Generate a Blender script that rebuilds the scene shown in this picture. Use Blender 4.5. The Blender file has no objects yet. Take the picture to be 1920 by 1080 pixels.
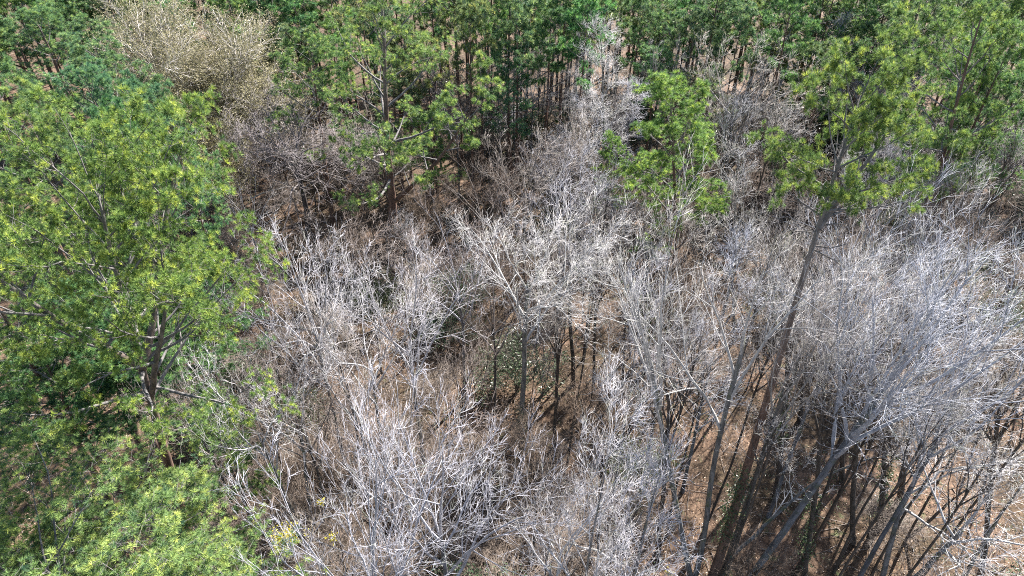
import bpy, math, random
import numpy as np
from mathutils import Vector, Matrix, Quaternion

# ------------------------------------------------------------------ camera, sky, sun, exposure
scene = bpy.context.scene
col = scene.collection
CAM_H, PITCH, FPX = 34.0, math.radians(38.0), 1320.0      # metres, downward pitch, focal length in 1920-wide pixels
cam_data = bpy.data.cameras.new("camera")
cam_data.sensor_width = 36.0
cam_data.lens = FPX / 1920.0 * 36.0
cam_data.clip_start, cam_data.clip_end = 0.5, 6000.0
cam = bpy.data.objects.new("camera", cam_data)
col.objects.link(cam)
cam.location = (0, 0, CAM_H)
cam.rotation_euler = (math.pi / 2 - PITCH, 0, 0)
scene.camera = cam

SUN_AZ, SUN_EL = math.radians(36.0), math.radians(41.0)
world = bpy.data.worlds.new("World")
scene.world = world
world.use_nodes = True
wn = world.node_tree
sky = wn.nodes.new("ShaderNodeTexSky")
sky.sky_type = 'NISHITA'
sky.sun_disc = False
sky.sun_elevation = SUN_EL
sky.sun_rotation = SUN_AZ
bg = wn.nodes["Background"]
bg.inputs["Strength"].default_value = 0.062
wn.links.new(sky.outputs[0], bg.inputs[0])
sun_data = bpy.data.lights.new("sun", 'SUN')
sun_data.energy = 5.0
sun_data.angle = math.radians(0.53)
sun_data.color = (1.0, 0.955, 0.89)
sun = bpy.data.objects.new("sun", sun_data)
col.objects.link(sun)
sv = Vector((math.sin(SUN_AZ) * math.cos(SUN_EL), math.cos(SUN_AZ) * math.cos(SUN_EL), math.sin(SUN_EL)))
sun.rotation_euler = (-sv).to_track_quat('-Z', 'Y').to_euler()
sun.location = (0, 0, 60)
scene.view_settings.view_transform = 'Standard'
scene.view_settings.look = 'None'
scene.view_settings.exposure = 2.0
scene.view_settings.gamma = 1.0
scene.cycles.max_bounces = 5
scene.cycles.diffuse_bounces = 3
scene.cycles.transmission_bounces = 3
scene.cycles.glossy_bounces = 1
scene.cycles.volume_bounces = 0
scene.cycles.filter_width = 1.0
scene.cycles.use_denoising = False
scene.cycles.caustics_reflective = False
scene.cycles.caustics_refractive = False

SP, CP = math.sin(PITCH), math.cos(PITCH)


def at(px, py, z=0.0):
    """photo pixel -> world point on the level z"""
    a, b = (px - 960) / FPX, (540 - py) / FPX
    d = Vector((a, CP + b * SP, -SP + b * CP))
    k = (z - CAM_H) / d.z
    return Vector((d.x * k, d.y * k, z))


def pix(p):
    y, h = p[1], p[2] - CAM_H
    dep = y * CP - h * SP
    return 960 + FPX * p[0] / dep, 540 - FPX * (y * SP + h * CP) / dep, dep


def span(base, top):
    """ground pixel of the foot and pixel of the tip of an upright tree -> foot, tip"""
    f = at(base[0], base[1], 0.0)
    b = (540 - top[1]) / FPX
    dy, dz = CP + b * SP, -SP + b * CP
    k = f.y / dy
    return f, Vector(((top[0] - 960) / FPX * k, f.y, CAM_H + dz * k))


# ------------------------------------------------------------------ materials
def new_mat(name, rough=0.8):
    m = bpy.data.materials.new(name)
    m.use_nodes = True
    nt = m.node_tree
    b = nt.nodes["Principled BSDF"]
    b.inputs["Roughness"].default_value = rough
    b.inputs["Specular IOR Level"].default_value = 0.3
    return m, nt, b


def ramp(nt, stops):
    r = nt.nodes.new("ShaderNodeValToRGB")
    el = r.color_ramp.elements
    while len(el) < len(stops):
        el.new(0.5)
    for e, (p, c) in zip(el, stops):
        e.position = p
        e.color = (*c, 1)
    return r


def noise(nt, scale, detail=4, rough=0.6, coord="Object", stretch=None):
    tc = nt.nodes.new("ShaderNodeTexCoord")
    n = nt.nodes.new("ShaderNodeTexNoise")
    n.inputs["Scale"].default_value = scale
    n.inputs["Detail"].default_value = detail
    n.inputs["Roughness"].default_value = rough
    src = tc.outputs[coord]
    if stretch:
        mp = nt.nodes.new("ShaderNodeMapping")
        mp.inputs["Scale"].default_value = stretch
        nt.links.new(src, mp.inputs[0])
        src = mp.outputs[0]
    nt.links.new(src, n.inputs["Vector"])
    return n


def mixc(nt, a, b, fac=None, mode='MIX', f=0.5):
    m = nt.nodes.new("ShaderNodeMix")
    m.data_type = 'RGBA'
    m.blend_type = mode
    m.inputs[0].default_value = f
    for sock, v in ((m.inputs[6], a), (m.inputs[7], b)):
        if isinstance(v, tuple):
            sock.default_value = (*v, 1)
        else:
            nt.links.new(v, sock)
    if fac is not None:
        nt.links.new(fac, m.inputs[0])
    return m.outputs[2]


def bark(name, c0, c1, scale, stretch=(1, 1, 0.25), rough=0.85, bump=0.6, moss=None, spec=0.3, upper=None):
    m, nt, b = new_mat(name, rough)
    b.inputs["Specular IOR Level"].default_value = spec
    n = noise(nt, scale, 5, 0.65, stretch=stretch)
    r = ramp(nt, [(0.35, c0), (0.65, c1)])
    nt.links.new(n.outputs[0], r.inputs[0])
    c = r.outputs[0]
    if moss:
        n2 = noise(nt, 1.7, 3)
        r2 = ramp(nt, [(0.52, (0, 0, 0)), (0.68, (1, 1, 1))])
        nt.links.new(n2.outputs[0], r2.inputs[0])
        c = mixc(nt, c, moss, r2.outputs[0])
    if upper:      # plated red bark low down, grey bark higher up the stem
        tc = nt.nodes.new("ShaderNodeTexCoord")
        sx = nt.nodes.new("ShaderNodeSeparateXYZ")
        nt.links.new(tc.outputs["Object"], sx.inputs[0])
        mr = nt.nodes.new("ShaderNodeMapRange")
        mr.inputs[1].default_value, mr.inputs[2].default_value = 13.0, 23.0
        nt.links.new(sx.outputs[2], mr.inputs[0])
        r3 = ramp(nt, [(0.35, upper[0]), (0.65, upper[1])])
        nt.links.new(n.outputs[0], r3.inputs[0])
        c = mixc(nt, c, r3.outputs[0], mr.outputs[0])
    oi = nt.nodes.new("ShaderNodeObjectInfo")
    c = mixc(nt, c, oi.outputs["Color"], mode='MULTIPLY', f=1.0)
    nt.links.new(c, b.inputs["Base Color"])
    if bump:
        bp = nt.nodes.new("ShaderNodeBump")
        bp.inputs["Strength"].default_value = bump
        bp.inputs["Distance"].default_value = 0.03
        nt.links.new(n.outputs[0], bp.inputs["Height"])
        nt.links.new(bp.outputs[0], b.inputs["Normal"])
    return m


def leafmat(name, c_dark, c_mid, c_light, trans=0.35, rough=0.5, spec=0.35):
    m, nt, b = new_mat(name, rough)
    b.inputs["Specular IOR Level"].default_value = spec
    a = nt.nodes.new("ShaderNodeAttribute")
    a.attribute_name = "tint"
    r = ramp(nt, [(0.0, c_dark), (0.55, c_mid), (1.0, c_light)])
    nt.links.new(a.outputs["Fac"], r.inputs[0])
    oi = nt.nodes.new("ShaderNodeObjectInfo")
    c = mixc(nt, r.outputs[0], oi.outputs["Color"], mode='MULTIPLY', f=1.0)
    nt.links.new(c, b.inputs["Base Color"])
    t = nt.nodes.new("ShaderNodeBsdfTranslucent")
    nt.links.new(c, t.inputs[0])
    mx = nt.nodes.new("ShaderNodeMixShader")
    mx.inputs[0].default_value = trans
    nt.links.new(b.outputs[0], mx.inputs[1])
    nt.links.new(t.outputs[0], mx.inputs[2])
    nt.links.new(mx.outputs[0], nt.nodes["Material Output"].inputs[0])
    return m


M = {}
M['pine_bark'] = bark('pine_bark', (0.06, 0.038, 0.03), (0.19, 0.12, 0.09), 5.0, upper=((0.09, 0.085, 0.08), (0.21, 0.20, 0.19)))
M['pine_limb'] = bark('pine_limb', (0.08, 0.075, 0.075), (0.22, 0.205, 0.20), 9.0, bump=0.3)
M['grey_bark'] = bark('grey_bark', (0.07, 0.068, 0.066), (0.22, 0.215, 0.21), 6.0, moss=(0.10, 0.11, 0.07))  # darkened: the trunks' shaded side is put into the grey
M['dark_bark'] = bark('dark_bark', (0.035, 0.03, 0.026), (0.12, 0.10, 0.085), 6.0)
M['pale_twig'] = bark('pale_twig', (0.32, 0.30, 0.29), (0.72, 0.70, 0.71), 1.1, (1, 1, 1), rough=0.6, bump=0, spec=0.4, moss=(0.30, 0.31, 0.23))
M['brown_twig'] = bark('brown_twig', (0.14, 0.115, 0.10), (0.36, 0.305, 0.265), 2.0, (1, 1, 1), bump=0)
M['needles'] = leafmat('pine_needles', (0.045, 0.10, 0.055), (0.175, 0.275, 0.085), (0.43, 0.49, 0.12), 0.34, 0.6, 0.25)
M['olive_leaves'] = leafmat('olive_leaves', (0.18, 0.17, 0.095), (0.28, 0.26, 0.145), (0.40, 0.36, 0.20), 0.3, 0.8, 0.1)
M['dead_leaves'] = leafmat('dead_leaves', (0.12, 0.07, 0.04), (0.24, 0.15, 0.09), (0.38, 0.27, 0.18), 0.2, 0.8, 0.1)
M['shrub_leaves'] = leafmat('shrub_leaves', (0.03, 0.055, 0.022), (0.07, 0.115, 0.045), (0.16, 0.20, 0.10), 0.25, 0.35, 0.5)
M['yellow_leaves'] = leafmat('yellow_leaves', (0.40, 0.34, 0.02), (0.58, 0.50, 0.03), (0.72, 0.64, 0.08), 0.35)
M['litter'] = leafmat('fallen_leaves', (0.12, 0.07, 0.045), (0.29, 0.20, 0.14), (0.58, 0.46, 0.37), 0.15, 0.7)


def ground_material():
    m, nt, b = new_mat('leaf_covered_soil', 0.9)
    n1 = noise(nt, 7.0, 8, 0.75)
    r1 = ramp(nt, [(0.30, (0.045, 0.032, 0.026)), (0.45, (0.12, 0.085, 0.062)), (0.58, (0.215, 0.155, 0.11)), (0.74, (0.42, 0.34, 0.27))])
    nt.links.new(n1.outputs[0], r1.inputs[0])
    n2 = noise(nt, 0.22, 4, 0.6)
    r2 = ramp(nt, [(0.42, (0.42, 0.40, 0.33)), (0.62, (0.95, 0.85, 0.80))])
    nt.links.new(n2.outputs[0], r2.inputs[0])
    c = mixc(nt, r1.outputs[0], r2.outputs[0], mode='MULTIPLY', f=1.0)
    n4 = noise(nt, 2.3, 6, 0.7)
    r4 = ramp(nt, [(0.38, (0.55, 0.5, 0.45)), (0.55, (1.0, 1.0, 1.0)), (0.70, (1.35, 1.3, 1.25))])
    nt.links.new(n4.outputs[0], r4.inputs[0])
    c = mixc(nt, c, r4.outputs[0], mode='MULTIPLY', f=1.0)
    n3 = noise(nt, 1.1, 5, 0.7)
    r3 = ramp(nt, [(0.60, (0, 0, 0)), (0.72, (1, 1, 1))])
    nt.links.new(n3.outputs[0], r3.inputs[0])
    c = mixc(nt, c, (0.10, 0.115, 0.05), r3.outputs[0])
    nt.links.new(c, b.inputs["Base Color"])
    bp = nt.nodes.new("ShaderNodeBump")
    bp.inputs["Strength"].default_value = 0.8
    bp.inputs["Distance"].default_value = 0.06
    nt.links.new(n1.outputs[0], bp.inputs["Height"])
    nt.links.new(bp.outputs[0], b.inputs["Normal"])
    return m


M['ground'] = ground_material()


# ------------------------------------------------------------------ mesh helpers
def unit(v):
    return v / np.maximum(np.linalg.norm(v, axis=-1, keepdims=True), 1e-9)


def frame_of(T):
    ref = np.zeros_like(T)
    vert = np.abs(T[..., 2]) > 0.9
    ref[..., 2] = np.where(vert, 0, 1)
    ref[..., 0] = np.where(vert, 1, 0)
    U = unit(np.cross(T, ref))
    return U, np.cross(T, U)


class Geo:
    def __init__(self):
        self.v, self.q, self.t, self.a, self.n = [], [], [], [], 0

    def add(self, V, Q=None, T=None, tint=None):
        if Q is not None and len(Q):
            self.q.append(Q + self.n)
        if T is not None and len(T):
            self.t.append(T + self.n)
        self.v.append(V)
        self.a.append(np.full(len(V), 0.5) if tint is None else tint)
        self.n += len(V)

    def tubes(self, P, R, k):
        """P (N,n,3) centre lines, R (N,n) radii, k sides; the far end closes to a point"""
        N, n, _ = P.shape
        if N == 0:
            return
        T = np.empty_like(P)
        T[:, 1:-1] = P[:, 2:] - P[:, :-2]
        T[:, 0] = P[:, 1] - P[:, 0]
        T[:, -1] = P[:, -1] - P[:, -2]
        U, W = frame_of(unit(T))
        an = np.arange(k) * 2 * np.pi / k
        ring = P[:, :-1, None] + R[:, :-1, None, None] * (np.cos(an)[:, None] * U[:, :-1, None] + np.sin(an)[:, None] * W[:, :-1, None])
        V = np.concatenate([ring.reshape(N, -1, 3), P[:, -1:]], axis=1)
        nv = (n - 1) * k + 1
        i, j = np.meshgrid(np.arange(n - 2), np.arange(k), indexing='ij')
        q = np.stack([i * k + j, i * k + (j + 1) % k, (i + 1) * k + (j + 1) % k, (i + 1) * k + j], -1).reshape(-1, 4)
        j = np.arange(k)
        t = np.stack([(n - 2) * k + j, (n - 2) * k + (j + 1) % k, np.full(k, (n - 1) * k)], -1)
        off = (np.arange(N) * nv)[:, None, None]
        self.add(V.reshape(-1, 3), (q[None] + off).reshape(-1, 4) if n > 2 else None, (t[None] + off).reshape(-1, 3))

    def tufts(self, rng, C, A, n, ln, w, spread=(0.1, 1.6), tint=None):
        """a burst of n needles round each point C, opening about the axis A"""
        N = len(C)
        if N == 0:
            return
        U, W = frame_of(unit(A))
        th = rng.uniform(spread[0], spread[1], (N, n))
        ph = rng.uniform(0, 2 * np.pi, (N, n))
        D = np.cos(th)[..., None] * unit(A)[:, None] + np.sin(th)[..., None] * (np.cos(ph)[..., None] * U[:, None] + np.sin(ph)[..., None] * W[:, None])
        L = ln * rng.uniform(0.75, 1.2, (N, n, 1))
        side = unit(np.cross(D, rng.normal(0, 0.55, (N, n, 3)) + np.array([0, 0, 1.0]))) * (w / 2)
        B = C[:, None] + D * L * 0.12
        V = np.stack([B - side, B + side, C[:, None] + D * L], 2).reshape(-1, 3)
        T = np.arange(len(V)).reshape(-1, 3)
        if tint is None:
            tint = rng.random(N)
        tt = np.clip(tint[:, None] + rng.normal(0, 0.08, (N, n)), 0, 1)
        self.add(V, None, T, np.repeat(tt.reshape(-1), 3))

    def leaves(self, rng, C, n, rad, size, tint=None, flat=0.0):
        """n small leaves (a bent quad each) scattered about each point C"""
        N = len(C)
        if N == 0:
            return
        X = C[:, None] + rng.normal(0, rad, (N, n, 3))
        D = rng.normal(0, 1, (N, n, 3))
        D[..., 2] *= 1 - flat
        D = unit(D)
        S = unit(np.cross(D, rng.normal(0, 1, (N, n, 3)) * np.array([1 - flat, 1 - flat, 1]) + np.array([0, 0, flat * 2])))
        s = size * rng.uniform(0.7, 1.3, (N, n, 1))
        V = np.stack([X - D * s, X - S * s * 0.45, X + D * s, X + S * s * 0.45], 2).reshape(-1, 3)
        Q = np.arange(len(V)).reshape(-1, 4)
        if tint is None:
            tint = rng.random(N)
        tt = np.clip(tint[:, None] + rng.normal(0, 0.2, (N, n)), 0, 1)
        self.add(V, Q, None, np.repeat(tt.reshape(-1), 4))

    def mesh(self, name, mat, smooth=True):
        V = np.concatenate(self.v)
        me = bpy.data.meshes.new(name)
        me.vertices.add(len(V))
        me.vertices.foreach_set("co", V.astype(np.float32).ravel())
        Q = np.concatenate(self.q) if self.q else np.zeros((0, 4), int)
        T = np.concatenate(self.t) if self.t else np.zeros((0, 3), int)
        li = np.concatenate([Q.ravel(), T.ravel()]).astype(np.int32)
        me.loops.add(len(li))
        me.loops.foreach_set("vertex_index", li)
        st = np.concatenate([np.arange(len(Q)) * 4, len(Q) * 4 + np.arange(len(T)) * 3]).astype(np.int32)
        me.polygons.add(len(st))
        me.polygons.foreach_set("loop_start", st)
        me.polygons.foreach_set("use_smooth", np.full(len(st), smooth))
        a = me.attributes.new("tint", 'FLOAT', 'POINT')
        a.data.foreach_set("value", np.concatenate(self.a).astype(np.float32))
        me.materials.append(mat)
        me.update(calc_edges=True)
        return me


def grow(rng, S, D, L, n, wig, trop):
    N = len(S)
    P = np.empty((N, n, 3))
    P[:, 0] = S
    d = unit(D)
    st = (L / (n - 1))[:, None]
    for i in range(1, n):
        d = unit(d + rng.normal(0, wig, (N, 3)) + np.array([0, 0, trop]))
        P[:, i] = P[:, i - 1] + d * st
    return P


def taper(r0, n, tip=0.25):
    return r0[:, None] * (1 - (1 - tip) * np.linspace(0, 1, n)[None])


def sprout(rng, P, R, L, m, t0, t1, ang, lf, rf, flat=1.0, fall=0.55, jit=0.22):
    """m side shoots on every centre line; returns starts, directions, lengths, radii"""
    N, n, _ = P.shape
    t = t0 + (t1 - t0) * (np.arange(m)[None] + rng.random((N, m))) / m
    f = np.minimum(t * (n - 1), n - 1.001)
    i = f.astype(int)
    fr = (f - i)[..., None]
    r = np.arange(N)[:, None]
    pos = P[r, i] * (1 - fr) + P[r, i + 1] * fr
    tan = unit(P[r, i + 1] - P[r, i])
    rad = R[r, i] * (1 - fr[..., 0]) + R[r, i + 1] * fr[..., 0]
    U, W = frame_of(tan)
    ph = (np.arange(m) * 2.4)[None] + rng.uniform(0, 6.28, (N, 1)) + rng.normal(0, 0.4, (N, m))
    a = ang + rng.normal(0, jit, (N, m))
    d = np.cos(a)[..., None] * tan + np.sin(a)[..., None] * (np.cos(ph)[..., None] * U + np.sin(ph)[..., None] * W)
    d[..., 2] *= flat
    ln = L[:, None] * lf * (1 - fall * t) * rng.uniform(0.65, 1.3, (N, m))
    rr = np.minimum(rad * rf, 0.8 * rad)
    return pos.reshape(-1, 3), unit(d).reshape(-1, 3), ln.ravel(), rr.ravel()


# ------------------------------------------------------------------ things, parts and copies
THINGS = []


def obj(name, me, parent=None, kind=None):
    o = bpy.data.objects.new(name, me)
    col.objects.link(o)
    if parent:
        o.parent = parent
    if kind:
        o['kind'] = kind
    return o


def copy_tree(o, parent=None):
    c = o.copy()
    col.objects.link(c)
    if parent:
        c.parent = parent
    for ch in KIDS.get(o.name, ()):
        copy_tree(ch, c)
    return c


KIDS = {}


class Kind:
    """one modelled kind of tree: its parts are built once, the first placing uses them, later ones copy them"""

    def __init__(self, name, cat, height, radius, parts):
        self.name, self.cat, self.h, self.r, self.parts, self.root = name, cat, height, radius, parts, None

    def place(self, foot, tip, width=None, yaw=0.0, tint=(1, 1, 1), wood=(1, 1, 1)):
        foot, tip = Vector(foot), Vector(tip)
        ax = tip - foot
        s = ax.length / self.h
        w = s if width is None else width / (2 * self.r)
        w = min(max(w, s * 0.6), s * 1.6)
        if self.root is None:
            r = bpy.data.objects.new(self.name, None)
            col.objects.link(r)
            KIDS[r.name] = []
            for pname, me, kind, subs in self.parts:
                p = obj(pname, me, r, kind)
                KIDS[r.name].append(p)
                KIDS[p.name] = [obj(sn, sm, p, sk) for sn, sm, sk in subs]
            self.root = r
        else:
            r = copy_tree(self.root)
        q = Vector((0, 0, 1)).rotation_difference(ax.normalized()) @ Quaternion((0, 0, 1), yaw)
        r.rotation_mode = 'QUATERNION'
        r.rotation_quaternion = q
        r.location = foot - Vector((0, 0, 0.12))
        r.scale = (w, w, s)
        for ch in r.children:
            leafy = ch.data and ch.data.materials[0].name in LEAFY
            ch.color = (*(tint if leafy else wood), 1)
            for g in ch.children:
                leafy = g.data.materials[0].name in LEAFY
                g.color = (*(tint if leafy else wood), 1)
        r['category'] = self.cat
        return r


LEAFY = {'pine_needles', 'olive_leaves', 'shrub_leaves', 'yellow_leaves'}


def pine_kind(name, seed, H, rc, clear, nl, tr, leaders=0, m2=8, m3=5, needle=(18, 0.20, 0.026), top=0.85, dense=1.0,
              prof=(0.16, 0.82), ang=(1.45, 0.5), split=True, sides=10, inner=0.28, lead=None, stubs=0, twig=0.018):
    rng = np.random.default_rng(seed)
    P = grow(rng, np.zeros((1, 3)), np.array([[0, 0, 1.0]]), np.array([H * 0.97]), 18, twig, 0.02)
    P[0, :, :2] -= np.linspace(0, 1, 18)[:, None] * P[0, -1, :2]
    R = tr * (1 - 0.86 * np.linspace(0, 1, 18) ** 1.15)[None]
    R[0, 0] *= 1.35
    axes = [(P, R, clear, 1.0, nl)]
    g = Geo()
    if leaders:
        j = int((lead or clear) * 17)
        R[0, j + 1:] *= 0.85
        az = rng.uniform(0, 6.28)
        for k in range(leaders):
            a = az + k * 6.28 / leaders + rng.normal(0, 0.3)
            th = rng.uniform(0.45, 0.75)
            d = np.array([[math.sin(th) * math.cos(a), math.sin(th) * math.sin(a), math.cos(th)]])
            LL = max((1 - clear) * H * rng.uniform(0.75, 0.95), rc * 0.6)
            Q = grow(rng, P[:, j + (k % 2)], d, np.array([LL]), 10, 0.07, 0.03)
            QR = taper(np.array([tr * rng.uniform(0.42, 0.55)]), 10, 0.12)
            g.tubes(Q, QR, 8)
            axes.append((Q, QR, 0.2, 0.6, max(5, int(nl * 0.45))))
    g.tubes(P, R, sides)
    for i in range(stubs):
        f = rng.uniform(clear * 0.55, clear) * 17
        k = int(f)
        p0 = P[0, k] * (1 - f + k) + P[0, k + 1] * (f - k)
        a = rng.uniform(0, 6.28)
        Q = grow(rng, p0[None], np.array([[math.cos(a), math.sin(a), rng.uniform(-0.1, 0.5)]]), np.array([rng.uniform(0.5, 1.5)]), 5, 0.15, 0)
        g.tubes(Q, taper(np.array([0.035]), 5, 0.4), 4)
    parts = [('trunk', g.mesh('pine_trunk', M['pine_bark']), None, [])]
    far_w, far_n = Geo(), Geo()
    for AP, AR, t0, sc, cnt in axes:
        n = AP.shape[1]
        for i in range(cnt):
            u = (i + rng.random()) / cnt
            t = t0 + (0.985 - t0) * u
            f = min(t * (n - 1), n - 1.001)
            k = int(f)
            pos = AP[0, k] * (1 - f + k) + AP[0, k + 1] * (f - k)
            a = i * 2.4 + rng.normal(0, 0.35)
            th = ang[0] + (ang[1] - ang[0]) * u + rng.normal(0, 0.12)
            pr = math.sin(math.pi * (prof[0] + (prof[1] - prof[0]) * u)) ** 0.75
            LL = rc * sc * pr * rng.uniform(0.7, 1.12)
            r0 = min(AR[0, k] * 0.55, 0.018 * LL + 0.012)
            d = np.array([[math.sin(th) * math.cos(a), math.sin(th) * math.sin(a), math.cos(th)]])
            L1 = np.array([LL])
            P1 = grow(rng, pos[None], d, L1, 8, 0.10, 0.05)
            R1 = taper(np.array([r0]), 8, 0.2)
            mm = max(3, int(m2 * (0.5 + 0.5 * LL / rc)))
            s2, d2, l2, r2 = sprout(rng, P1, R1, np.maximum(L1, 0.8), mm, inner, 1.0, 0.8, 0.50, 0.5, flat=0.5)
            P2 = grow(rng, s2, d2, l2, 5, 0.12, 0.09)
            R2 = taper(r2, 5, 0.35)
            s3, d3, l3, r3 = sprout(rng, P2, R2, np.clip(l2, 0.7, 1.6), m3, 0.5, 1.0, 0.95, 0.42, 0.5, flat=0.6, fall=0.3)
            P3 = grow(rng, s3, d3, l3, 3, 0.1, 0.14)
            w = Geo() if split else far_w
            w.tubes(P1, R1, 6 if split else 4)
            w.tubes(P2, R2, 4 if split else 3)
            if split:
                w.tubes(P3, taper(np.maximum(r3, 0.006), 3, 0.5), 3)
            ends = [P3[:, 2], P3[:, 1], P2[:, 4], P1[:, 7], P2[:, 3]]
            dirs = [P3[:, 2] - P3[:, 1], P3[:, 1] - P3[:, 0], P2[:, 4] - P2[:, 3], P1[:, 7] - P1[:, 6], P2[:, 3] - P2[:, 2]]
            C = np.concatenate(ends)
            A = unit(np.concatenate(dirs)) + np.array([0, 0, 0.55])
            keep = rng.random(len(C)) < dense
            C, A = C[keep], A[keep]
            C = C + rng.normal(0, 0.05, C.shape)
            tint = np.clip(rng.normal(0.5, 0.24, len(C)), 0, 1)
            nd = Geo() if split else far_n
            nd.tufts(rng, C, A, needle[0], needle[1], needle[2], tint=tint)
            if split:
                parts.append(('limb', w.mesh('pine_limb', M['pine_limb']), None,
                              [('needles', nd.mesh('pine_needles', M['needles'], False), 'stuff')]))
    if not split:
        parts.append(('limbs', far_w.mesh('pine_limbs', M['pine_limb']), 'stuff', []))
        parts.append(('needles', far_n.mesh('pine_needles', M['needles'], False), 'stuff', []))
    return Kind(name, 'pine tree', H, rc, parts)


def bare_kind(name, seed, H, rc, clear, nl, tr, m=(7, 6, 5, 4), ang=0.55, trop=0.02, wood='grey_bark', twig='pale_twig',
              excurrent=False, leaf=None, split=True, trunk_wig=0.03, twig_r=0.012, cat='bare tree', wig=0.10, stems=1, tw_len=1.0, tw_ang=0.55):
    rng = np.random.default_rng(seed)
    g = Geo()
    parts, allw, allt, alll = [], Geo(), Geo(), Geo()
    limbs = []
    for sidx in range(stems):
        TL = H * (0.97 if excurrent else clear + 0.18)
        d0 = np.array([[0, 0, 1.0]])
        if stems > 1:
            a = sidx * 6.28 / stems + rng.normal(0, 0.4)
            d0 = np.array([[0.22 * math.cos(a), 0.22 * math.sin(a), 1.0]])
        P = grow(rng, np.zeros((1, 3)), d0, np.array([TL]), 16, trunk_wig, 0.03)
        if stems == 1:
            P[0, :, :2] -= np.linspace(0, 1, 16)[:, None] * P[0, -1, :2]
        if excurrent:
            R = tr * (1 - 0.9 * np.linspace(0, 1, 16))[None]
        else:
            R = tr * (1 - 0.45 * np.linspace(0, 1, 16))[None]
            R[0, -1] *= 0.8
        R[0, 0] *= 1.3
        g.tubes(P, R, 9)
        t0 = clear if excurrent else clear / (clear + 0.18) * 0.9
        cnt = max(3, nl // stems)
        for i in range(cnt):
            u = (i + rng.random()) / cnt
            t = t0 + (0.97 - t0) * u
            f = min(t * 15, 14.99)
            k = int(f)
            pos = P[0, k] * (1 - f + k) + P[0, k + 1] * (f - k)
            a = i * 2.4 + rng.normal(0, 0.4)
            if excurrent:
                th = ang + 0.35 * (1 - u) + rng.normal(0, 0.12)
                LL = rc * (1.05 - 0.75 * u) * rng.uniform(0.75, 1.2) / max(0.45, math.sin(th))
            else:
                th = ang * (1.25 - 0.75 * u) + rng.normal(0, 0.12)
                LL = (H - pos[2]) * rng.uniform(0.62, 1.0)
                LL = max(LL, rc * 0.5)
                if LL * math.sin(th) > rc * 1.1:
                    th = math.asin(min(1, rc * 1.05 / LL))
            r0 = min(R[0, k] * (0.72 if not excurrent else 0.5), 0.011 * LL + 0.02)
            limbs.append((pos, np.array([[math.sin(th) * math.cos(a), math.sin(th) * math.sin(a), math.cos(th)]]), LL, r0))
    parts.append(('trunk', g.mesh('trunk', M[wood]), None, []))
    for pos, d, LL, r0 in limbs:
        L1 = np.array([LL])
        P1 = grow(rng, pos[None], d, L1, 9, wig, trop)
        R1 = taper(np.array([r0]), 9, 0.2)
        s2, d2, l2, r2 = sprout(rng, P1, R1, L1, m[0], 0.2, 1.0, 0.65, 0.55, 0.6, fall=0.45)
        P2 = grow(rng, s2, d2, l2, 6, wig * 0.9, trop)
        R2 = taper(np.maximum(r2, twig_r * 1.3), 6, 0.3)
        s3, d3, l3, r3 = sprout(rng, P2, R2, l2, m[1], 0.2, 1.0, tw_ang, 0.62, 0.55, fall=0.4)
        l3 = np.maximum(l3, 0.5)
        P3 = grow(rng, s3, d3, l3, 4, wig, trop)
        R3 = taper(np.maximum(r3 * 0.9, twig_r), 4, 0.4)
        s4, d4, l4, r4 = sprout(rng, P3, R3, l3, m[2], 0.15, 1.0, tw_ang, 0.7 * tw_len, 0.55, fall=0.35)
        l4 = np.maximum(l4, 0.35)
        P4 = grow(rng, s4, d4, l4, 3, wig, trop)
        R4 = taper(np.maximum(r4 * 0.9, twig_r * 0.7), 3, 0.5)
        w = Geo() if split else allw
        w.tubes(P1, R1, 6)
        w.tubes(P2, R2, 4)
        tg = Geo() if split else allt
        tg.tubes(P3, R3, 3)
        tg.tubes(P4, R4, 3)
        if m[3]:
            s5, d5, l5, r5 = sprout(rng, P4, R4, l4, m[3], 0.15, 1.0, tw_ang, 0.75, 0.7, fall=0.35)
            P5 = grow(rng, s5, d5, np.maximum(l5, 0.25), 2, 0, 0)
            tg.tubes(P5, np.full((len(s5), 2), twig_r * 0.55), 3)
        lv = None
        if leaf:
            lv = Geo() if split else alll
            C = np.concatenate([P4[:, -1], P3[:, -1], P3[:, 2]])
            C = C[rng.random(len(C)) < leaf[3]]
            lv.leaves(rng, C, leaf[0], leaf[1], leaf[2])
        if split:
            subs = [('twigs', tg.mesh('twigs', M[twig]), 'stuff')]
            if leaf:
                subs.append(('leaves', lv.mesh('leaves', M[leaf[4]], False), 'stuff'))
            parts.append(('limb', w.mesh('limb', M[wood if wood != 'grey_bark' else 'pale_limb']), None, subs))
    if not split:
        parts.append(('limbs', allw.mesh('limbs', M[wood if wood != 'grey_bark' else 'pale_limb']), 'stuff', []))
        parts.append(('twigs', allt.mesh('twigs', M[twig]), 'stuff', []))
        if leaf:
            parts.append(('leaves', alll.mesh('leaves', M[leaf[4]], False), 'stuff', []))
    return Kind(name, cat, H, rc, parts)


M['pale_limb'] = bark('pale_limb', (0.26, 0.255, 0.25), (0.46, 0.45, 0.44), 5.0, (1, 1, 0.5), rough=0.7, bump=0.2)

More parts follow.
